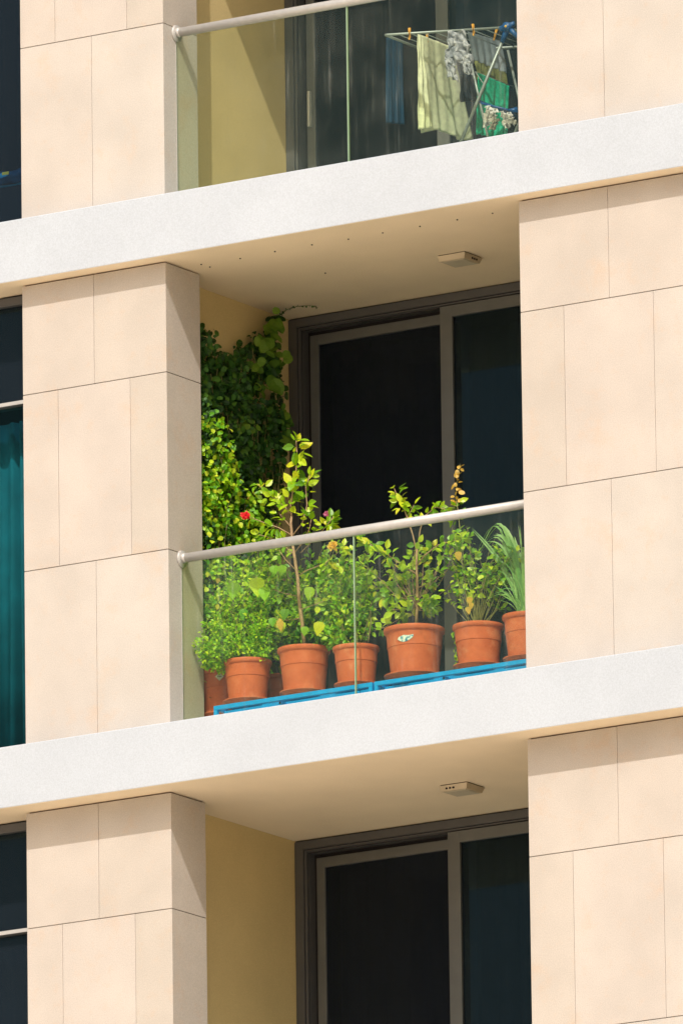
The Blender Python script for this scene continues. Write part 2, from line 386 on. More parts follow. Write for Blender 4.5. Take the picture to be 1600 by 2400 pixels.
lamp((.254, .948), 3.3, 'small square cream lamp on the ceiling above the plants', True)
lamp((.236, .910), 0.0, 'small square cream lamp on the bare ceiling of the lowest balcony', False)

# ---------------------------------------------------------------- leaves and stems
def rnd(a, b): return random.uniform(a, b)
def rvec():
    while True:
        v = Vector((rnd(-1, 1), rnd(-1, 1), rnd(-1, 1)))
        if .05 < v.length < 1: return v.normalized()
SHAPES = {
    'ovate': [(.0, .0), (.22, .82), (.48, 1.0), (.76, .62), (1, 0)],
    'round': [(.0, .25), (.2, .85), (.5, 1.0), (.8, .80), (1, .12)],
    'heart': [(-.05, .45), (.15, 1.0), (.42, .92), (.75, .45), (1, 0)],
    'small': [(.0, .0), (.45, 1.0), (1, 0)],
}
def leaf(m, p, d, nrm, L, W, shape='ovate', fold=.22, curl=.25, mi=0):
    d = d.normalized(); side = d.cross(nrm)
    if side.length < 1e-3: side = d.orthogonal()
    side.normalize(); nn = side.cross(d).normalized()
    st = SHAPES[shape]; vs = []; 
    for (t, w_) in st:
        c = p + d * (L * t) - nn * (curl * L * t * t)
        wv = W * .5 * w_
        vs += [c + side * wv + nn * (fold * wv), c, c - side * wv + nn * (fold * wv)]
    fs = []
    for i in range(len(st) - 1):
        a = i * 3; fs += [(a, a + 1, a + 4, a + 3), (a + 1, a + 2, a + 5, a + 4)]
    m.add(vs, fs, mi, False)
def outward(bias=Vector((.32, -.70, .75)), spread=.8): return (bias + rvec() * spread).normalized()

class Plant:
    def __init__(s): s.st = MB(); s.lf = MB(); s.extra = {}
    def stem(s, pts, r0, r1, n=6):
        k = len(pts); s.st.tube(pts, [r0 + (r1 - r0) * i / (k - 1) for i in range(k)], n)
    def curve(s, a, b, bend=.1, n=7):
        a = Vector(a); b = Vector(b); o = rvec() * bend * (b - a).length; o2 = rvec() * bend * .35 * (b - a).length
        return [a.lerp(b, t) + o * math.sin(math.pi * t) + o2 * math.sin(2 * math.pi * t) for t in [i / (n - 1) for i in range(n)]]
    def leaves_along(s, pts, t0, count, L, W, shape, spread=.9, jit=.02, mi=0, bias=Vector((.32, -.70, .75)), droop=.25, curl=.3):
        k = len(pts) - 1
        for _ in range(count):
            t = rnd(t0, 1) * k; i = min(int(t), k - 1); p = pts[i].lerp(pts[i + 1], t - i)
            ax = (pts[i + 1] - pts[i]).normalized()
            d = (ax * .55 + rvec() * .9 + Vector((0, 0, -droop))).normalized(); q = rnd(.6, 1.15)
            p2 = p + d * rnd(.004, jit)
            leaf(s.lf, p2, d, outward(bias, spread), L * q, W * q, shape, rnd(.05, .4), rnd(-.1, curl * 1.6), mi)
def inell(c, r):
    v = rvec() * (random.random() ** .4); return Vector((c[0] + v.x * r[0], c[1] + v.y * r[1], c[2] + v.z * r[2]))

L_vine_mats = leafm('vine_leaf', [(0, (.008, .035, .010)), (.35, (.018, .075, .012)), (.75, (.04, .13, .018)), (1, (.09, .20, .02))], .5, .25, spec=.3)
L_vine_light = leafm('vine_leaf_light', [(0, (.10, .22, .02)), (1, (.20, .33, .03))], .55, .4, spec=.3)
L_creep_sunlit = leafm('creeper_leaf_sunlit', [(0, (.05, .22, .01)), (.35, (.16, .46, .01)), (.75, (.42, .68, .02)), (.97, (.66, .74, .04)), (1, (.60, .40, .06))], .42, .35, (.45, .65, .01), spec=.4)  # creeper leaves, sunlight painted into the bright colour
L_hib = leafm('hibiscus_leaf', [(0, (.08, .25, .01)), (.4, (.26, .52, .01)), (.82, (.54, .72, .02)), (1, (.80, .74, .03))], .38, .40, (.50, .66, .01))
L_basil = leafm('basil_leaf', [(0, (.10, .34, .005)), (.5, (.34, .66, .01)), (1, (.68, .84, .03))], .42, .40, (.45, .68, .01), .4)
L_mid = leafm('green_leaf', [(0, (.06, .25, .01)), (.5, (.26, .56, .015)), (1, (.64, .78, .03))], .38, .38, (.42, .62, .01))
L_yel = leafm('yellow_leaf', [(0, (.55, .36, .04)), (1, (.75, .50, .10))], .5, .35, (.6, .4, .02))
L_pale = leafm('grass_blade', [(0, (.12, .34, .08)), (1, (.36, .60, .20))], .35, .35)
L_red = leafm('red_petal', [(0, (.65, .015, .02)), (1, (.85, .04, .05))], .5, .25, (.7, .02, .02))
L_pink = leafm('pink_petal', [(0, (.30, .03, .10)), (1, (.45, .10, .2))], .5, .25, (.5, .05, .1))
L_ypet = leafm('yellow_petal', [(0, (.75, .42, .03)), (1, (.85, .62, .10))], .5, .3, (.7, .5, .02))

# ---------------------------------------------------------------- blue plant stands
FZ = .3804
def stand(x0, x1, label):
    e = empty('plant_stand', ((x0 + x1) / 2, .4, FZ), label, 'plant stand', 'blue metal plant stands along the glass')
    y0, y1, zt, wq = .222, .56, .527, .026
    m = MB()
    m.box(x0, x1, y0 - wq / 2, y0 + wq / 2, zt - wq / 2, zt + wq / 2); m.box(x0, x1, y1 - wq / 2, y1 + wq / 2, zt - wq / 2, zt + wq / 2)
    for x in (x0 + wq / 2, x1 - wq / 2): m.box(x - wq / 2, x + wq / 2, y0 + wq / 2, y1 - wq / 2, zt - wq / 2, zt + wq / 2 - .002)
    m.build('top_frame', M['blue'], e, bevel=.002)
    m = MB()
    for y in (.30, .38, .46): m.box(x0 + wq, x1 - wq, y - .011, y + .011, zt + .006, zt + .0265)
    m.build('slat', M['blue'], e)
    for x in (x0 + wq / 2, x1 - wq / 2):
        for y in (y0, y1):
            m = MB(); m.box(x - wq / 2 + .001, x + wq / 2 - .001, y - wq / 2 + .001, y + wq / 2 - .001, FZ + .001, zt - wq / 2); m.build('leg', M['blue'], e)
    m = MB(); m.box(x0 + wq, x1 - wq, .286, .304, .497, .519)
    xm = (x0 + x1) / 2 - .10; m.box(xm - .010, xm + .010, y0 + .004, y1 - .014, zt - .036, zt - .0135)
    m.box(x0 + wq, x1 - wq, y1 - .012, y1 + .008, .474, .496)
    m.build('lower_rail', M['blue'], e, bevel=.002)
    m = MB(); m.box(xm - .006, xm + .006, y0 + .0025, y0 + .0045, zt - .031, zt - .0185); m.build('tube_end', M['dark'], e)
    return e
stand(-1.085, .052, 'left one of two low blue metal stands, carrying three terracotta pots')
stand(.066, 1.235, 'right one of two low blue metal stands, carrying the pot with the foil sticker')

def pot(x, y, z, R, H, root, saucer=True, groove=True, wide=.9):
    m = MB(); h = H - .0
    s0 = .028 if saucer else 0
    if saucer:
        ms = MB(); Rs = R * wide
        ms.lathe((x, y, z), [(.001, .0), (Rs * .80, .0), (Rs * .86, .004), (Rs * .97, .026), (Rs, .027), (Rs * 1.0, .034), (Rs * .95, .034), (Rs * .90, .010), (.001, .008)])
        ms.build('saucer', M['terra'], root, auto=40)
    rb = R * .76; rt = R * .92; zr = h - .10 * H
    pr = [(.001, .010), (rb, .010), (rb + .004, .016)]
    for i in range(1, 9):
        t = i / 9; pr.append((rb + (rt - rb) * t, .016 + (zr - .016) * t))
        if groove and i == 6: pr += [(rb + (rt - rb) * t + .003, .016 + (zr - .016) * t + .002), (rb + (rt - rb) * t + .004, .016 + (zr - .016) * t + .008)]
    pr += [(rt, zr - .004), (R * .955, zr), (R * .985, zr + .006), (R, h - .008), (R * .985, h), (R * .92, h), (R * .88, h - .03), (R * .86, h - .05)]
    m.lathe((x, y, z), pr, 56); m.build('pot', M['terra'], root, auto=35)
    m = MB(); m.lathe((x, y, z), [(R * .865, h - .045), (.001, h - .035)], 32); m.build('soil', M['soil'], root)
    return Vector((x, y, z + h - .04))

SZ = .5545
def finish(P, root, leafmat, stemmat=None):
    if P.st.v: P.st.build('stem', stemmat or M['twig'], root)
    if P.lf.v: P.lf.build('foliage', leafmat, root)
def potted(label, x, y, z, R, H, **kw):
    e = empty('potted_plant', (x, y, z), label, 'potted plant', 'terracotta potted plants on the balcony')
    return e, pot(x, y, z, R, H, e, **kw)

# P1: basil bush
e, b = potted('dense light green basil bush spilling over its pot at the left end of the stands', -.963, .405, SZ, .150, .279, wide=1.02)
P = Plant()
for _ in range(260):
    c, r = random.choice([((-1.00, .38, 1.03), (.23, .15, .17)), ((-.93, .42, 1.10), (.25, .15, .17)), ((-1.06, .38, .90), (.18, .14, .09)), ((-.86, .40, .95), (.13, .13, .13)), ((-1.10, .25, .96), (.14, .06, .15)), ((-1.14, .32, .87), (.10, .08, .08))])
    t = inell(c, r)
    pts = P.curve(b + Vector((rnd(-.04, .04), rnd(-.04, .04), 0)), t, .12, 6); P.stem(pts, .0028, .0012, 5)
    P.leaves_along(pts, .40, 36, .027, .018, 'ovate', .8, .03)
for _ in range(26):                                    # flower spikes
    t = inell((-1.02, .30, 1.0), (.24, .1, .2)); up = t + Vector((rnd(-.03, .03), rnd(-.03, .02), rnd(.04, .08)))
    P.stem([t, t.lerp(up, .5), up], .0016, .001, 4)
    for i in range(14):
        q = t.lerp(up, i / 13); leaf(P.lf, q, rvec(), outward(), .010, .007, 'small', .1, 0)
finish(P, e, [L_basil])
# small branch over the wall on the left
# P0: heart-leaved plant behind, in a pot on a block
e0 = empty('concrete_block', (-1.23, .56, FZ), 'grey concrete block under the half-hidden pot at the far left', 'block')
m = MB(); m.box(-1.38, -1.11, .43, .69, FZ + .001, .53); m.build('block', simple('concrete', (.35, .34, .32), .9), e0, bevel=.006)
e, b = potted('heart-leaved plant in the pot with a diamond sticker, half hidden by the stone pier', -1.25, .545, .531, .145, .300, saucer=True)
P = Plant()
for _ in range(170):
    t = inell(random.choice([(-1.15, .55, 1.35), (-.98, .55, 1.38), (-1.0, .5, 1.30)]), (.22, .12, .20))
    pts = P.curve(b, t, .1, 7); P.stem(pts, .003, .0012, 5); P.leaves_along(pts, .4, 32, .035, .023, 'ovate', .8, .03)
for (a, bb, L_) in [(538, 1340, .105), (590, 1330, .12), (560, 1400, .07), (607, 1350, .09), (630, 1300, .07), (625, 1420, .06)]:
    p = qy(a, bb, .30); leaf(P.lf, p, Vector((rnd(-.2, .2), -.2, -1)), Vector((.35, -.85, .3)), L_, L_ * .82, 'heart', .12, .1)
    P.stem(P.curve(b, p, .1, 6), .003, .0015, 5)
finish(P, e, [L_basil])
m = MB(); q = qy(503, 1549, .405); r_ = .026
a_ = math.radians(-60); c0 = Vector((-1.25 + .134 * math.cos(a_), .545 + .134 * math.sin(a_), .775)); nx = Vector((math.cos(a_), math.sin(a_), 0)); tx = Vector((-nx.y, nx.x, 0))
M['white'] = simple('sticker_white', (.62, .66, .60), .4); M['ink'] = simple('sticker_ink', (.06, .09, .08), .5)
m.add([c0 + nx * .004 + tx * r_, c0 + nx * .004 + Vector((0, 0, r_)), c0 + nx * .004 - tx * r_, c0 + nx * .004 - Vector((0, 0, r_))], [(0, 1, 2, 3)])
for dx in (-.008, .001, .010):
    cc = c0 + nx * .0048 + tx * dx; m.add([cc + tx * .003 + Vector((0, 0, -.006)), cc + tx * .003 + Vector((0, 0, .006)), cc - tx * .002 + Vector((0, 0, .005)), cc - tx * .002 + Vector((0, 0, -.004))], [(0, 1, 2, 3)], 1)
m.build('sticker', [M['white'], M['ink']], e)
# small rear pot
e0 = empty('concrete_block', (-.985, .80, FZ), 'grey concrete block under the small rear pot', 'block')
m = MB(); m.box(-1.10, -.87, .70, .90, FZ + .001, .56); m.build('block', simple('concrete', (.35, .34, .32), .9), e0, bevel=.006)
e, b = potted('leafy green plant in the small rear pot between the basil and the tall hibiscus', -.985, .80, .561, .105, .255, saucer=False)
P = Plant()
for _ in range(230):
    t = inell(random.choice([(-.92, .72, 1.25), (-.72, .70, 1.32), (-.75, .66, 1.08), (-.62, .68, 1.38), (-.50, .62, 1.25), (-.42, .66, 1.42), (-.95, .62, 1.42)]), (.20, .12, .19))
    pts = P.curve(b, t, .1, 7); P.stem(pts, .003, .0012, 5); P.leaves_along(pts, .4, 27, .042, .028, 'ovate', .8, .03)
finish(P, e, [L_mid])

# P2: tall hibiscus with red flower
def twig_path(P, pts2, y0, y1, r0, r1):
    k = len(pts2); pts = [qy(a, b_, y0 + (y1 - y0) * i / (k - 1)) for i, (a, b_) in enumerate(pts2)]
    P.stem(pts, r0, r1, 7); return pts
e, b = potted('tall hibiscus with bare woody trunk and red flower, its leaves above the handrail', -.553, .40, SZ, .162, .302, wide=.94)
P = Plant()
tr = twig_path(P, [(699, 1482), (694, 1430), (687, 1380), (684, 1330), (678, 1290), (672, 1250), (668, 1200), (670, 1185)], .40, .40, .013, .0075)
def hib(P, path, y0, y1, r0, r1, n, L=.062, t0=.3, W=.6, mi=0, spread=.75):
    pts = twig_path(P, path, y0, y1, r0, r1); P.leaves_along(pts, t0, int(n * 1.35), L * 1.25, L * 1.25 * W, 'ovate', spread, .035, mi); return pts
hib(P, [(670, 1190), (668, 1160), (673, 1120), (680, 1080), (682, 1040), (680, 1012)], .40, .42, .006, .003, 34, .068, .12)
hib(P, [(668, 1180), (655, 1165), (630, 1145), (605, 1125), (592, 1112)], .40, .38, .0045, .002, 26, .045, .2)
hib(P, [(672, 1215), (655, 1195), (640, 1178)], .40, .38, .004, .002, 7, .045, .3)
hib(P, [(672, 1230), (640, 1212), (605, 1200), (575, 1188)], .40, .33, .004, .002, 16, .05, .3)
hib(P, [(672, 1230), (695, 1200), (705, 1160), (702, 1120), (712, 1090)], .40, .45, .0045, .002, 22, .055, .25)
hib(P, [(676, 1270), (700, 1240), (712, 1210), (715, 1190)], .40, .42, .004, .002, 12, .05, .3)
hib(P, [(676, 1275), (650, 1250), (620, 1235), (595, 1228)], .40, .36, .004, .002, 18, .05, .3)
hib(P, [(682, 1325), (705, 1310), (745, 1295), (775, 1270), (790, 1255)], .40, .40, .0035, .002, 22, .045, .4)
hib(P, [(680, 1310), (655, 1285), (640, 1262)], .40, .36, .0035, .002, 10, .045, .4)
hib(P, [(686, 1370), (650, 1362), (625, 1352)], .40, .34, .003, .002, 10, .04, .4)
hib(P, [(690, 1400), (720, 1390), (745, 1380)], .40, .36, .003, .002, 8, .05, .4)
hib(P, [(692, 1420), (660, 1425), (625, 1418)], .40, .34, .003, .0015, 8, .05, .5)
hib(P, [(690, 1270), (735, 1225), (752, 1205), (765, 1188)], .40, .40, .0035, .002, 26, .045, .45)
for (a, bb, L_) in [(712, 1350, .08), (735, 1430, .085), (645, 1430, .07), (700, 1440, .06), (650, 1300, .07), (655, 1400, .07)]:
    p = qy(a, bb, .30); leaf(P.lf, p, Vector((rnd(-.3, .3), -.2, -1)), Vector((.35, -.85, .3)), L_, L_ * .85, 'heart', .12, .15)
finish(P, e, [L_hib], M['bark'])
def flower(parent, name, c, r, mt, n=5, layers=3):
    m = MB(); ax = Vector((.3, -.9, .2)).normalized(); u = ax.orthogonal().normalized(); v_ = ax.cross(u)
    for l in range(layers):
        for i in range(n):
            a = 6.283 * (i + l * .37) / n + rnd(-.15, .15); d = (u * math.cos(a) + v_ * math.sin(a)) + ax * (.15 + .35 * l)
            leaf(m, c + d * .003 * l, (d + rvec() * .25).normalized(), (ax + rvec() * .35).normalized(), r * rnd(.75, 1.1) * (1 - .18 * l), r * .68, 'ovate', .35, rnd(-.4, .6))
    return m.build(name, mt, parent)
flower(e, 'red_flower', qy(565, 1186, .25), .040, L_red, 5, 4)
m = MB(); p = qy(642, 1432, .27); leaf(m, p + Vector((0, 0, .035)), Vector((.1, 0, -1)), Vector((.35, -.85, .3)), .085, .045, 'ovate', .1, .1)
m.build('yellow_leaf', L_yel, e)
flower(e, 'pink_bud', qy(750, 1181, .40), .022, L_pink, 5, 2)
flower(e, 'yellow_flower', qy(765, 1254, .36), .042, L_ypet)

# P3: leafy shrub
e, b = potted('bushy mid green shrub in the smallest front pot, right behind the glass joint', -.180, .40, SZ, .143, .262, wide=.96)
P = Plant()
for _ in range(95):
    t = inell(random.choice([(-.20, .42, 1.20), (-.28, .45, 1.05), (-.14, .42, 1.32), (-.36, .50, 1.28), (-.28, .42, .95)]), (.17, .12, .14))
    pts = P.curve(b, t, .12, 7); P.stem(pts, .003, .0012, 5); P.leaves_along(pts, .38, 28, .040, .026, 'ovate', .8, .03)
pts = twig_path(P, [(845, 1475), (852, 1430), (850, 1400), (856, 1370)], .40, .42, .005, .003); P.leaves_along(pts, .1, 12, .05, .03, 'ovate')
finish(P, e, [L_mid])

# P4: sprawling hibiscus in the biggest pot
e, b = potted('sprawling woody hibiscus in the biggest pot, with a torn blue-white foil sticker', .230, .41, SZ, .186, .322, wide=1.0)
P = Plant()
twig_path(P, [(955, 1442), (957, 1400), (958, 1350), (956, 1300), (957, 1262)], .41, .41, .011, .007)
hib(P, [(958, 1320), (935, 1305), (905, 1285), (880, 1268), (850, 1250), (838, 1240)], .41, .38, .005, .002, 30, .052, .45)
hib(P, [(956, 1300), (975, 1275), (1005, 1252), (1030, 1245), (1050, 1240)], .41, .40, .005, .002, 20, .046, .4)
hib(P, [(940, 1310), (915, 1325), (890, 1350), (880, 1380)], .41, .36, .004, .002, 20, .055, .2)
hib(P, [(957, 1270), (948, 1230), (935, 1190), (925, 1160), (912, 1140), (905, 1122)], .41, .42, .005, .002, 20, .050, .55)
hib(P, [(957, 1265), (965, 1215), (975, 1185), (1000, 1165), (1018, 1168), (1028, 1178)], .41, .42, .004, .002, 24, .044, .25)
hib(P, [(925, 1165), (935, 1190), (945, 1170), (950, 1160)], .42, .42, .003, .002, 14, .04, .2)
hib(P, [(958, 1350), (985, 1340), (1000, 1320), (1008, 1290)], .41, .40, .0035, .002, 14, .042, .3)
hib(P, [(958, 1380), (930, 1375), (905, 1368), (870, 1372)], .41, .34, .0035, .002, 22, .055, .3)
hib(P, [(957, 1390), (975, 1380), (990, 1372)], .41, .34, .0035, .002, 14, .055, .3)
hib(P, [(957, 1400), (935, 1400), (900, 1400)], .41, .32, .0035, .002, 14, .055, .3)
hib(P, [(955, 1410), (920, 1420), (885, 1440), (860, 1448)], .41, .34, .003, .0015, 12, .045, .3)
for _ in range(30):
    t = inell(random.choice([(.20, .46, 1.28), (.06, .42, 1.10), (.36, .45, 1.05), (-.02, .45, 1.25), (.44, .48, 1.28), (.22, .4, 1.40)]), (.20, .12, .18))
    pts = P.curve(Vector((.25, .41, 1.0)), t, .15, 6); P.stem(pts, .003, .0012, 5); P.leaves_along(pts, .6, 9, .052, .035, 'ovate', .75, .03)
finish(P, e, [L_hib], M['bark'])
m = MB(); R_ = .186 * .87; z_ = qy(957, 1463, .24).z
def onpot(cx, cy, R0, a, z, off): return (cx + (R0 + off) * math.cos(a), cy + (R0 + off) * math.sin(a), z)
def slope_r(z, R0, H, zb): 
    rb, rt = R0 * .76, R0 * .92; return rb + (rt - rb) * min(1, max(0, (z - zb - .016) / (H * .90 - .016)))
A0 = math.radians(-77)
pat = [(-.30, 0), (-.25, .55), (-.05, .95), (.12, .80), (.30, 1.0), (.30, .55), (.22, -.1), (.05, -.7), (-.08, -.8), (-.22, -.45)]
vs = []
for (da, dz) in pat:
    z = z_ + dz * .024 + .003; vs.append(onpot(.23, .41, slope_r(z, .186, .322, SZ), A0 + da, z, .0045))
vs.append(onpot(.23, .41, slope_r(z_, .186, .322, SZ), A0, z_, .007))
m.add(vs, [(i, (i + 1) % 10, 10) for i in range(10)])
def foil():
    m_, n_, b_ = mat('foil_sticker'); co = N(n_, 'ShaderNodeTexCoord').outputs['Object']
    a = ramp(n_, noise(n_, co, 45, 3), [(.42, (.75, .80, .80)), (.50, (.55, .70, .78)), (.58, (.03, .22, .40))])
    n_.links.new(a, b_.inputs['Base Color']); b_.inputs['Roughness'].default_value = .3; return m_
m.build('foil_sticker', foil(), e)

# P5: sparse shrub with yellowing climber
e, b = potted('sparse shrub with yellowing tall climber, in the terracotta pot second from the right', .690, .40, SZ, .156, .281, wide=1.0)
P = Plant()
for _ in range(42):
    t = inell(random.choice([(.62, .42, 1.18), (.72, .45, 1.30), (.80, .42, 1.10), (.55, .40, 1.35), (.86, .42, 1.22)]), (.19, .10, .17))
    pts = P.curve(b, t, .10, 7); P.stem(pts, .0026, .001, 5); P.leaves_along(pts, .62, 10, .042, .028, 'ovate', .75, .03)
hib(P, [(1075, 1430), (1070, 1350), (1060, 1290), (1058, 1240), (1052, 1180), (1048, 1150)], .40, .44, .004, .002, 26, .042, .45)
hib(P, [(1090, 1400), (1110, 1330), (1160, 1290), (1190, 1265)], .40, .36, .0028, .0012, 8, .035, .6)
hib(P, [(1085, 1400), (1120, 1300), (1140, 1275), (1150, 1262)], .40, .40, .0028, .0012, 16, .034, .65)
hib(P, [(1050, 1175), (1040, 1168), (1030, 1172)], .42, .42, .002, .001, 9, .038, .1)
finish(P, e, [L_mid])
m = MB(); mS = MB(); P2 = Plant()
pts = [qy(a, bb, .44) for a, bb in [(1048, 1165), (1046, 1140), (1048, 1110), (1052, 1085), (1056, 1065)]]
P2.stem(pts, .002, .001, 5); P2.leaves_along(pts, .0, 26, .036, .028, 'round', .9, .018)
P2.st.build('climber_stem', M['twig'], e); P2.lf.build('yellow_foliage', L_yel, e)
for (a, bb, L_) in [(1051, 1268, .055), (1078, 1372, .05), (1074, 1395, .045), (1082, 1385, .04)]:
    m = MB(); leaf(m, qy(a, bb, .26), Vector((rnd(-.2, .2), 0, -1)), Vector((.35, -.85, .3)), L_, L_ * .8, 'heart', .1, .1); m.build('yellow_leaf', L_yel, e)
m = MB()   # trailing green strand down the left side of the pot
for _ in range(90):
    p = Vector((.545 + rnd(-.018, .018), .40 + rnd(-.05, .05), rnd(.60, .82))); leaf(m, p, Vector((0, 0, -1)) + rvec() * .6, outward(), .022, .014, 'ovate', .2, .2)
m.build('trailing_foliage', L_mid, e)

# P6: lemongrass
e, b = potted('lemongrass with long arching blades in the pot at the right end, against the stone pier', 1.035, .40, SZ, .150, .296, wide=1.0)
m = MB()
def blade(m, p0, tip, arch, wd, n=12):
    p0 = Vector(p0); tip = Vector(tip); side = ((tip - p0).cross(Vector((.3, -.9, .2)))).normalized(); vs = []
    for i in range(n + 1):
        t = i / n; c = p0.lerp(tip, t) + Vector((0, 0, arch * math.sin(math.pi * t ** .8))); wv = wd * (1 - t ** 2.5) * (.4 + .6 * min(1, t * 4)) / 2
        vs += [c + side * wv, c - Vector((-.05, .3, 0)) * wv * .4, c - side * wv]
    m.add(vs, [(i * 3 + j, i * 3 + j + 1, i * 3 + j + 4, i * 3 + j + 3) for i in range(n) for j in (0, 1)], 0, True)
for (a, bb, arch, wd) in [(1100, 1268, .28, .016), (1085, 1210, .10, .014), (1110, 1240, .24, .015), (1088, 1290, .30, .010), (1138, 1230, .18, .018), (1150, 1215, .10, .020), (1170, 1225, .12, .022),
                          (1182, 1235, .10, .020), (1195, 1260, .18, .022), (1160, 1290, .26, .018), (1130, 1340, .26, .010), (1120, 1400, .16, .008), (1100, 1390, .12, .007), (1205, 1210, .06, .018), (1190, 1200, .02, .016), (1215, 1300, .24, .02)]:
    for k in range(2): blade(m, b + Vector((rnd(-.04, .04), rnd(-.04, .04), -.01)), qy(a + rnd(-5, 5), bb + rnd(-6, 6), .36 + rnd(-.06, .10)), arch * rnd(.8, 1.5), wd * 1.2)
for _ in range(50):
    an = rnd(0, 6.28); ln = rnd(.18, .42); blade(m, b + Vector((rnd(-.05, .05), rnd(-.05, .05), -.01)), b + Vector((math.cos(an) * ln * .7, math.sin(an) * ln * .25, rnd(.12, .5))), rnd(.02, .14), rnd(.004, .010))
m.build('grass_blades', L_pale, e)
m = MB(); z_ = qy(1160, 1437, .40).z; A1 = math.radians(-150)
vs = [onpot(1.035, .40, slope_r(z_ + dz, .15, .296, SZ), A1 + da, z_ + dz, .003) for da, dz in ((-.25, -.02), (.2, -.02), (.2, .02), (-.25, .02))]
m.add(vs, [(0, 1, 2, 3)]); m.build('sticker', M['white'], e)

# ---------------------------------------------------------------- climbing vine in the corner
V = empty('climbing_vine', (-1.36, 1.0, FZ), 'dark leafy climbing vine covering the inner side wall up to the ceiling', 'climbing plant')
def ztop(y):
    pts = [(.40, 2.93), (.62, 3.00), (.70, 2.90), (.85, 2.95), (1.0, 3.07), (1.25, 3.12), (1.42, 3.27), (1.50, 3.22), (1.56, 2.95), (1.62, 2.65)]
    for i in range(len(pts) - 1):
        if pts[i][0] <= y <= pts[i + 1][0]:
            t = (y - pts[i][0]) / (pts[i + 1][0] - pts[i][0]); return pts[i][1] + t * (pts[i + 1][1] - pts[i][1])
    return 2.5
def ymax(z):
    pts = [(.5, 1.30), (1.5, 1.42), (1.9, 1.46), (2.2, 1.50), (2.5, 1.62), (2.7, 1.59), (2.9, 1.53), (3.05, 1.47), (3.35, 1.50)]
    for i in range(len(pts) - 1):
        if pts[i][0] <= z <= pts[i + 1][0]:
            t = (z - pts[i][0]) / (pts[i + 1][0] - pts[i][0]); return pts[i][1] + t * (pts[i + 1][1] - pts[i][1])
    return 1.4
P = Plant(); LM = MB(); LB = MB()
for i in range(46):                                     # climbing stems
    y = rnd(.5, 1.45); x = -1.445 + rnd(.01, .05); z = .45; pts = []
    zt_ = ztop(y) - rnd(0, .5)
    while z < zt_:
        pts.append(Vector((x, y, z))); z += .12; y = min(1.6, max(.42, y + rnd(-.05, .05))); x = min(-1.33, max(-1.44, x + rnd(-.02, .025)))
    if len(pts) > 2: P.stem(pts, .005, .002, 5)
NB = Vector((.75, -.45, .35))
def cluster(c, n, r, L, shape, mb, spread=.6, mi=0):
    for _ in range(n):
        p = c + rvec() * r * random.random() ** .5
        if p.y < .415: continue
        if p.x < -1.447: p.x = -1.447 + rnd(0, .02)
        if p.z > 3.285: p.z = 3.27 - rnd(0, .05)
        if mb is LM and p.y + 1.56 * (p.x + 1.40) > ymax(p.z) - .03 + rnd(-.04, .03): continue
        leaf(mb, p, (rvec() * .8 + Vector((.1, -.1, -.8))).normalized(), (NB + rvec() * spread).normalized(), L * rnd(.7, 1.2), L * rnd(.7, .95), shape, rnd(0, .3), rnd(-.1, .4), mi)
n = 0
while n < 640:
    y = rnd(.40, 1.68); z = rnd(.6, 3.3)
    if z > ztop(y) - .03 or y > ymax(z) - .02: continue
    holes = math.sin(y * 9 + 1.3) * math.sin(z * 6.1 + y * 4) + .5 * math.sin(z * 17 + y * 11)
    if holes > .95 and random.random() < .85: continue
    big = z > 2.2 and random.random() < .7
    th = .16 if z < 2.75 else .10
    c = Vector((-1.44 + rnd(.02, th + .05 * (y > 1.2 and z < 2.8)), y, z))
    cluster(c, 17 if big else 22, .075, .043 if big else .030, 'round' if big else 'ovate', LM); n += 1
for (y, z) in [(.43, 2.98), (.5, 2.93), (.62, 3.02), (1.40, 3.18), (1.46, 3.22), (1.44, 3.27), (1.50, 3.12), (1.50, 2.98), (1.54, 2.85)]:
    cluster(Vector((-1.40, y, z)), 7, .05, .055, 'round', LM)
for (y, z, nn, L_) in [(1.22, 3.12, 8, .085), (1.16, 3.03, 9, .075), (1.30, 3.00, 8, .07), (1.20, 2.80, 4, .10), (1.08, 2.74, 3, .07), (1.28, 2.62, 2, .05), (.9, 2.45, 5, .055), (1.05, 2.9, 5, .06), (1.24, 3.2, 4, .06), (1.28, 2.42, 5, .07)]:
    cluster(Vector((-1.27, y, z)), nn, .075, L_, 'round', LB, .35)
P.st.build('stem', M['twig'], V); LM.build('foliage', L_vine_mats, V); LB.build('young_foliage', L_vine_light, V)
m = MB(); tp = [Vector((-1.39, 1.45, 3.24)), Vector((-1.375, 1.44, 3.265)), Vector((-1.30, 1.41, 3.286)), Vector((-1.21, 1.39, 3.290)), Vector((-1.12, 1.40, 3.285)), Vector((-1.07, 1.41, 3.268))]
m.tube(tp, [.003, .0028, .0025, .002, .0015, .001], 5)
for i in range(60):
    t = random.random() ** .8 * (len(tp) - 1.01); j = int(t); p = tp[j].lerp(tp[j + 1], t - j); leaf(m, p, rvec(), outward(), .014, .008, 'small', .1, .1)
m.build('tendril', L_vine_mats, V)

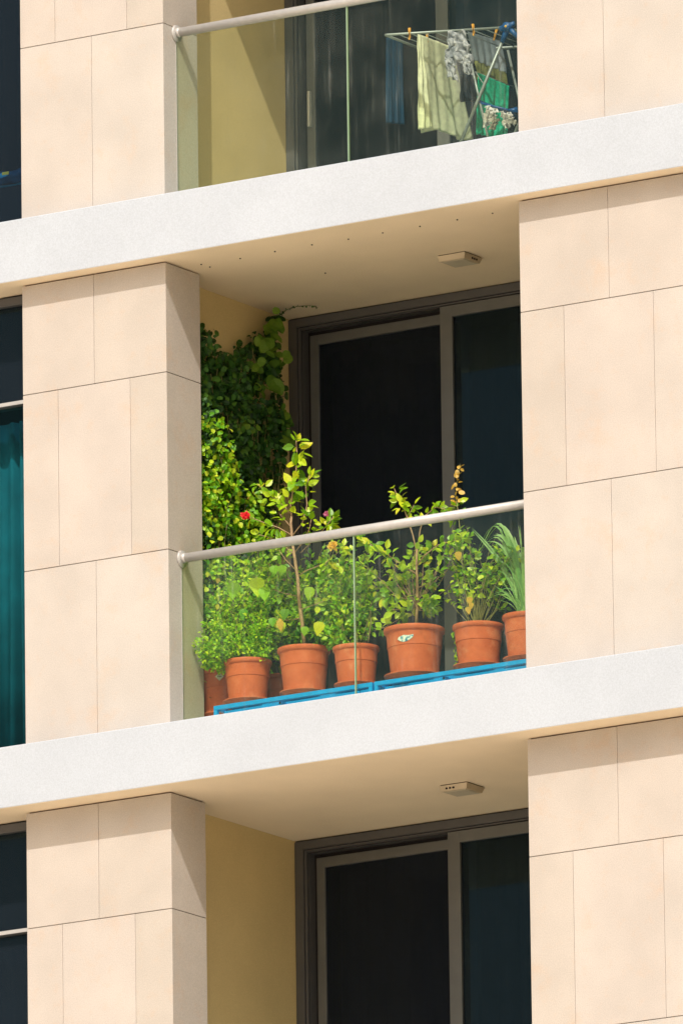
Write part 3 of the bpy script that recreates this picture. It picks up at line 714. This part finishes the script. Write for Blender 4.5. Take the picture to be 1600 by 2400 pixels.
# small-leaved creeper low on the same wall; lighter leaf colour stands for sunlight
V2 = empty('creeper', (-1.33, .6, FZ), 'small-leaved creeper, sunlight put into its yellow-green, low on the side wall behind the red flower', 'climbing plant')
P = Plant(); 
for i in range(26):
    y = rnd(.45, 1.1); x = -1.36; z = .45; pts = []; zt_ = 2.45 - (y - .45) * 1.1 - rnd(0, .4)
    while z < zt_:
        pts.append(Vector((x, y, z))); z += .11; y = min(1.3, max(.42, y + rnd(-.05, .05))); x = min(-1.24, max(-1.38, x + rnd(-.02, .025)))
    if len(pts) > 2: P.stem(pts, .0035, .0015, 5)
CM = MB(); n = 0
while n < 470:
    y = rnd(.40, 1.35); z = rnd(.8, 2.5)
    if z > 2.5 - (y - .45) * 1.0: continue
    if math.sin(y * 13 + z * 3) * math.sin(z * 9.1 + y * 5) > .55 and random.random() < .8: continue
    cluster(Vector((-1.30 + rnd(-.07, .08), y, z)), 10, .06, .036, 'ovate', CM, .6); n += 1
P.st.build('stem', M['twig'], V2); CM.build('foliage', L_creep_sunlit, V2)

# ---------------------------------------------------------------- clothes airer and laundry (upper balcony)
F1 = 3.3 + .3893
M['airer'] = simple('airer_metal', (.24, .28, .29), .4, .3)
M['hub'] = simple('hub_blue', (.0, .07, .25), .4); M['wire'] = simple('wire', (.25, .30, .32), .5)
AE = empty('clothes_airer', (.45, 1.0, F1), 'folding metal clothes airer with blue plastic joints on the upper balcony', 'clothes airer')
A = py(903, 82, .62); Bp = py(1190, 64, .85); DY = Vector((0, .50, 0))
m = MB(); m.tube([A, A + Vector((.012, .03, 0)) * 0 + (Bp - A) * .02, Bp], .0085, 10); m.tube([A, A + DY], .0085, 10); m.tube([A + DY, Bp + DY], .0085, 10); m.tube([Bp, Bp + DY], .0085, 10)
m.build('top_frame', M['airer'], AE)
m = MB()
for i in range(1, 10):
    p = A.lerp(Bp, i / 10); m.tube([p, p + DY], .0028, 5)
m.build('wire', M['wire'], AE)
X = py(1119, 236, .85)
def legpair(off, nm='leg'):
    a = Bp + off; c = X + off; d = (c - a); f = a + d * ((F1 + .01 - a.z) / d.z)
    m = MB(); m.tube([a, f], .0105, 10); m.build(nm, M['airer'], AE)
    a2 = py(1087, 77, .86) + off; a2.x -= .0; d = (c + Vector((0, .022, 0)) - a2); f2 = a2 + d * ((F1 + .01 - a2.z) / d.z)
    m = MB(); m.tube([a2, f2], .008, 10); m.build(nm, M['airer'], AE)
legpair(Vector((0, 0, 0))); legpair(Vector((0, .50, 0)))
m = MB(); m.tube([X, X + Vector((0, .50, 0))], .009, 8); m.build('cross_bar', M['hub'], AE); m = MB(); q0 = X + Vector((0, .02, -.01))
m.tube([q0, py(1212, 263, .95)], .007, 8); m.build('cross_bar', M['hub'], AE); m = MB()
for p in (Bp, ):
    m.tube([p + Vector((-.05, -.01, -.005)), p + Vector((.03, 0, .005))], [.018, .024], 10)
    m.tube([p + Vector((0, -.028, 0)), p + Vector((0, .028, 0))], .028, 14)
    m.tube([p, p + (X - p).normalized() * .10], [.022, .014], 10)
    m.tube([p, p + Vector((.07, 0, -.075))], [.020, .012], 10)
    m.tube([p, p + Vector((.045, 0, .02))], [.018, .014], 10)
m.build('joint', M['hub'], AE)
m = MB(); m.tube([py(1193, 262, .95), py(1212, 257, .98)], .018, 10); m.build('joint', M['hub'], AE)
m = MB(); m.tube([Bp + Vector((.07, 0, -.075)), Bp + Vector((.13, 0, -.17))], .0105, 10); m.build('leg', M['airer'], AE)
m = MB(); m.tube([Bp + Vector((0, -.031, 0)), Bp + Vector((0, -.0285, 0))], .008, 10); m.build('button', simple('orange_button', (.8, .45, .03)), AE)
m = MB()
gw = px(1119, 171, .40); m.tube([gw + Vector((0, -.03, .001)), gw + Vector((0, .42, .001))], .003, 6); m.tube([gw + Vector((0, -.03, .001)), X + Vector((.05, 0, .09))], .003, 6)
m.build('lower_wire', M['wire'], AE)

def fabric(name, c, c2=None, rough=.9, sheen=.3):
    m, n, b = mat(name); co = N(n, 'ShaderNodeTexCoord').outputs['Object']
    a = ramp(n, noise(n, co, 30, 5), [(.35, tuple(x * .8 for x in c)), (.65, c2 or c)])
    n.links.new(a, b.inputs['Base Color']); b.inputs['Roughness'].default_value = rough; bump(n, b, noise(n, co, 220, 3), .4, .003)
    t = N(n, 'ShaderNodeBsdfTranslucent'); n.links.new(a, t.inputs[0]); x = N(n, 'ShaderNodeMixShader'); x.inputs[0].default_value = .18
    n.links.new(b.outputs[0], x.inputs[1]); n.links.new(t.outputs[0], x.inputs[2]); n.links.new(x.outputs[0], n.nodes['Material Output'].inputs[0]); return m
def cloth(name, label, cat, tl, tr, br, bl, mt, amp=.02, folds=4, seed=0, rough=0.0, group='laundry drying on the upper balcony', nx=40, ny=40, nrm=None, hem=0):
    rs = random.Random(seed); tl, tr, br, bl = map(Vector, (tl, tr, br, bl)); nv = nrm or (tr - tl).cross(bl - tl).normalized(); ph = rs.random() * 6
    vs = []; 
    for j in range(ny + 1):
        t = j / ny
        for i in range(nx + 1):
            s_ = i / nx; p = tl.lerp(tr, s_).lerp(bl.lerp(br, s_), t)
            f = math.sin(s_ * folds * 6.283 + ph + .8 * math.sin(t * 2.2 + seed)) + .5 * math.sin(s_ * folds * 12.9 + seed + t * 1.5)
            p = p + nv * (amp * (.15 + .85 * t) * f)
            if rough: p = p + Vector((math.sin(s_ * 13 + t * 17 + seed), math.sin(s_ * 19 - t * 11 + seed * 2), math.sin(s_ * 9 + t * 23 + seed))) * rough
            p = p + Vector((0, 0, hem * math.sin(s_ * 7 + seed) * t))
            vs.append(p)
    m = MB(); W_ = nx + 1
    m.add(vs, [(j * W_ + i, j * W_ + i + 1, (j + 1) * W_ + i + 1, (j + 1) * W_ + i) for j in range(ny) for i in range(nx)], 0, True)
    o = m.build(name, mt); s2 = o.modifiers.new('thick', 'SOLIDIFY'); s2.thickness = .003
    tag(o, label, cat, group); return o
cream = fabric('cream_cloth', (.76, .80, .60)); navy = fabric('blue_cloth', (.003, .045, .11)); grey = fabric('greyblue_cloth', (.30, .37, .46))
dkn = fabric('navy_cloth', (.02, .035, .06)); green = fabric('green_towel', (.0, .50, .30), (.01, .70, .46)); white = fabric('white_cloth', (.84, .84, .90)); olive = fabric('olive_cloth', (.16, .18, .06), (.26, .28, .10))
multi = fabric('grey_white_cloth', (.22, .25, .32), (.50, .52, .60))
# plane of each cloth is a y-z plane (hung on wires running into the balcony)
def yz(u, v, x): return px(u, v, x)
xa = A.x + .03
cloth('blue_towel', 'dark blue towel hanging in shade at the left end of the airer', 'towel', py(905, 88, 1.0), py(944, 95, 1.16), py(948, 292, 1.16), py(906, 288, 1.0), navy, .008, 3, 1)
x1 = .12
cloth('cream_sheet', 'long pale yellow sheet, the largest cloth on the airer', 'sheet', yz(978, 79, x1), yz(1062, 112, x1), yz(1102, 324, x1 + .02), yz(981, 306, x1), cream, .012, 3, 2, 0, hem=-.02)
cloth('cream_shirt', 'pale yellow shirt folded in front of the large sheet on the airer', 'shirt', py(979, 80, .60), py(990, 92, .66), py(1010, 300, .66), py(981, 304, .56), cream, .012, 2, 3, .003)
cloth('grey_shirt', 'grey-blue shirt with vertical creases hanging near the blue joint', 'shirt', px(1095, 74, .35), px(1174, 98, .35), px(1188, 172, .37), px(1108, 140, .33), grey, .010, 5, 4)
cloth('navy_shirt', 'very dark navy shirt hanging low in the middle of the airer', 'shirt', px(1066, 120, .30), px(1112, 150, .30), px(1120, 240, .31), px(1080, 236, .29), dkn, .02, 3, 5, .004)
cloth('crumpled_shirt', 'crumpled grey and white patterned shirt hung over the middle of the front rail', 'shirt', py(1049, 74, .70), py(1089, 73, .72), py(1110, 150, .72), py(1046, 150, .66), multi, .022, 2, 6, .008)
cloth('grey_sock', 'long grey sock dangling from the crumpled shirt over the yellow sheet', 'sock', py(1040, 130, .58), py(1058, 138, .60), py(1076, 192, .60), py(1050, 180, .57), multi, .010, 2, 7, .004)
cloth('striped_sock', 'second grey sock, hanging straight beside the thin leg of the airer', 'sock', py(1082, 132, .62), py(1100, 128, .64), py(1106, 176, .64), py(1088, 172, .62), multi, .010, 2, 9, .004)
cloth('olive_shirt', 'olive shirt partly hidden behind the grey-blue shirt', 'shirt', px(1116, 120, .24), px(1184, 140, .24), px(1190, 205, .26), px(1112, 185, .24), olive, .015, 5, 8)
cloth('green_towel', 'bright green towel hanging behind the two white socks', 'towel', px(1119, 171, .40), px(1192, 202, .40), px(1188, 322, .42), px(1114, 318, .38), green, .010, 3, 10, 0, hem=-.01)
def sock(name, label, pts, y, mt, r=.02):
    m = MB(); P_ = [py(980 + a / 6.272, 50 + b_ / 6.272, y) for a, b_ in pts]; k = len(P_)
    n_ = 12; m.tube(P_, [r * (.7 + .5 * math.sin(math.pi * i / (k - 1)) + .15 * math.sin(i * 5)) for i in range(k)], n_)
    m.v = [(x + .004 * math.sin(z * 140), y_ + .003 * math.sin(z * 90 + x * 60), z) for (x, y_, z) in m.v]
    o = m.build(name, mt); tag(o, label, 'sock', 'laundry drying on the upper balcony'); return o
def z5(a, b_, y): return py(980 + a / 6.272, 50 + b_ / 6.272, y)
taupe = fabric('taupe', (.34, .33, .30))
cloth('white_cloth', 'bunched white cloth hanging from the dark lower bar in front of the green towel', 'cloth', z5(985, 1240, .70), z5(1165, 1290, .74), z5(1120, 1470, .74), z5(945, 1570, .70), white, .014, 2, 11, .007)
cloth('white_cloth', 'small pointed white cloth under the dark lower bar, nearest the stone pier', 'cloth', z5(1200, 1330, .72), z5(1365, 1350, .76), z5(1430, 1490, .76), z5(1270, 1580, .72), white, .014, 2, 12, .007)
cloth('grey_cloth', 'small grey-brown cloth overlapping the bunched white one', 'cloth', z5(1100, 1430, .68), z5(1185, 1440, .70), z5(1120, 1590, .70), z5(1040, 1590, .68), taupe, .010, 2, 13, .004)

# clothes pegs
def peg(c, tilt, label):
    e = empty('clothes_peg', c, label, 'clothes peg', 'orange clothes pegs on the airer'); om = M.setdefault('peg', simple('orange_peg', (.85, .42, .06), .45))
    for s_ in (-1, 1):
        m = MB(); a = Vector(c) + Vector((s_ * .004, -.012, .032)); b_ = Vector(c) + Vector((-s_ * .002, -.012, -.036 - .006 * s_))
        a.x += tilt; b_.x -= tilt; m.sqtube(a, b_, .008); m.build('jaw', om, e)
    m = MB(); m.tube([Vector(c) + Vector((-.007, -.012, 0)), Vector(c) + Vector((.007, -.012, 0))], .004, 8); m.build('spring', M['steel'], e)
peg(A.lerp(Bp, .205), .0, 'orange peg standing on the front rail at its left part, left of the yellow sheet')
peg(px(1005, 90, x1) + Vector((0, -.01, 0)), .0, 'orange peg holding the top edge of the yellow sheet')
peg(A.lerp(Bp, .725), -.003, 'orange peg on the front rail above the grey-blue shirt')
peg(px(1163, 79, .48), .012, 'slanting orange peg just left of the blue joint')
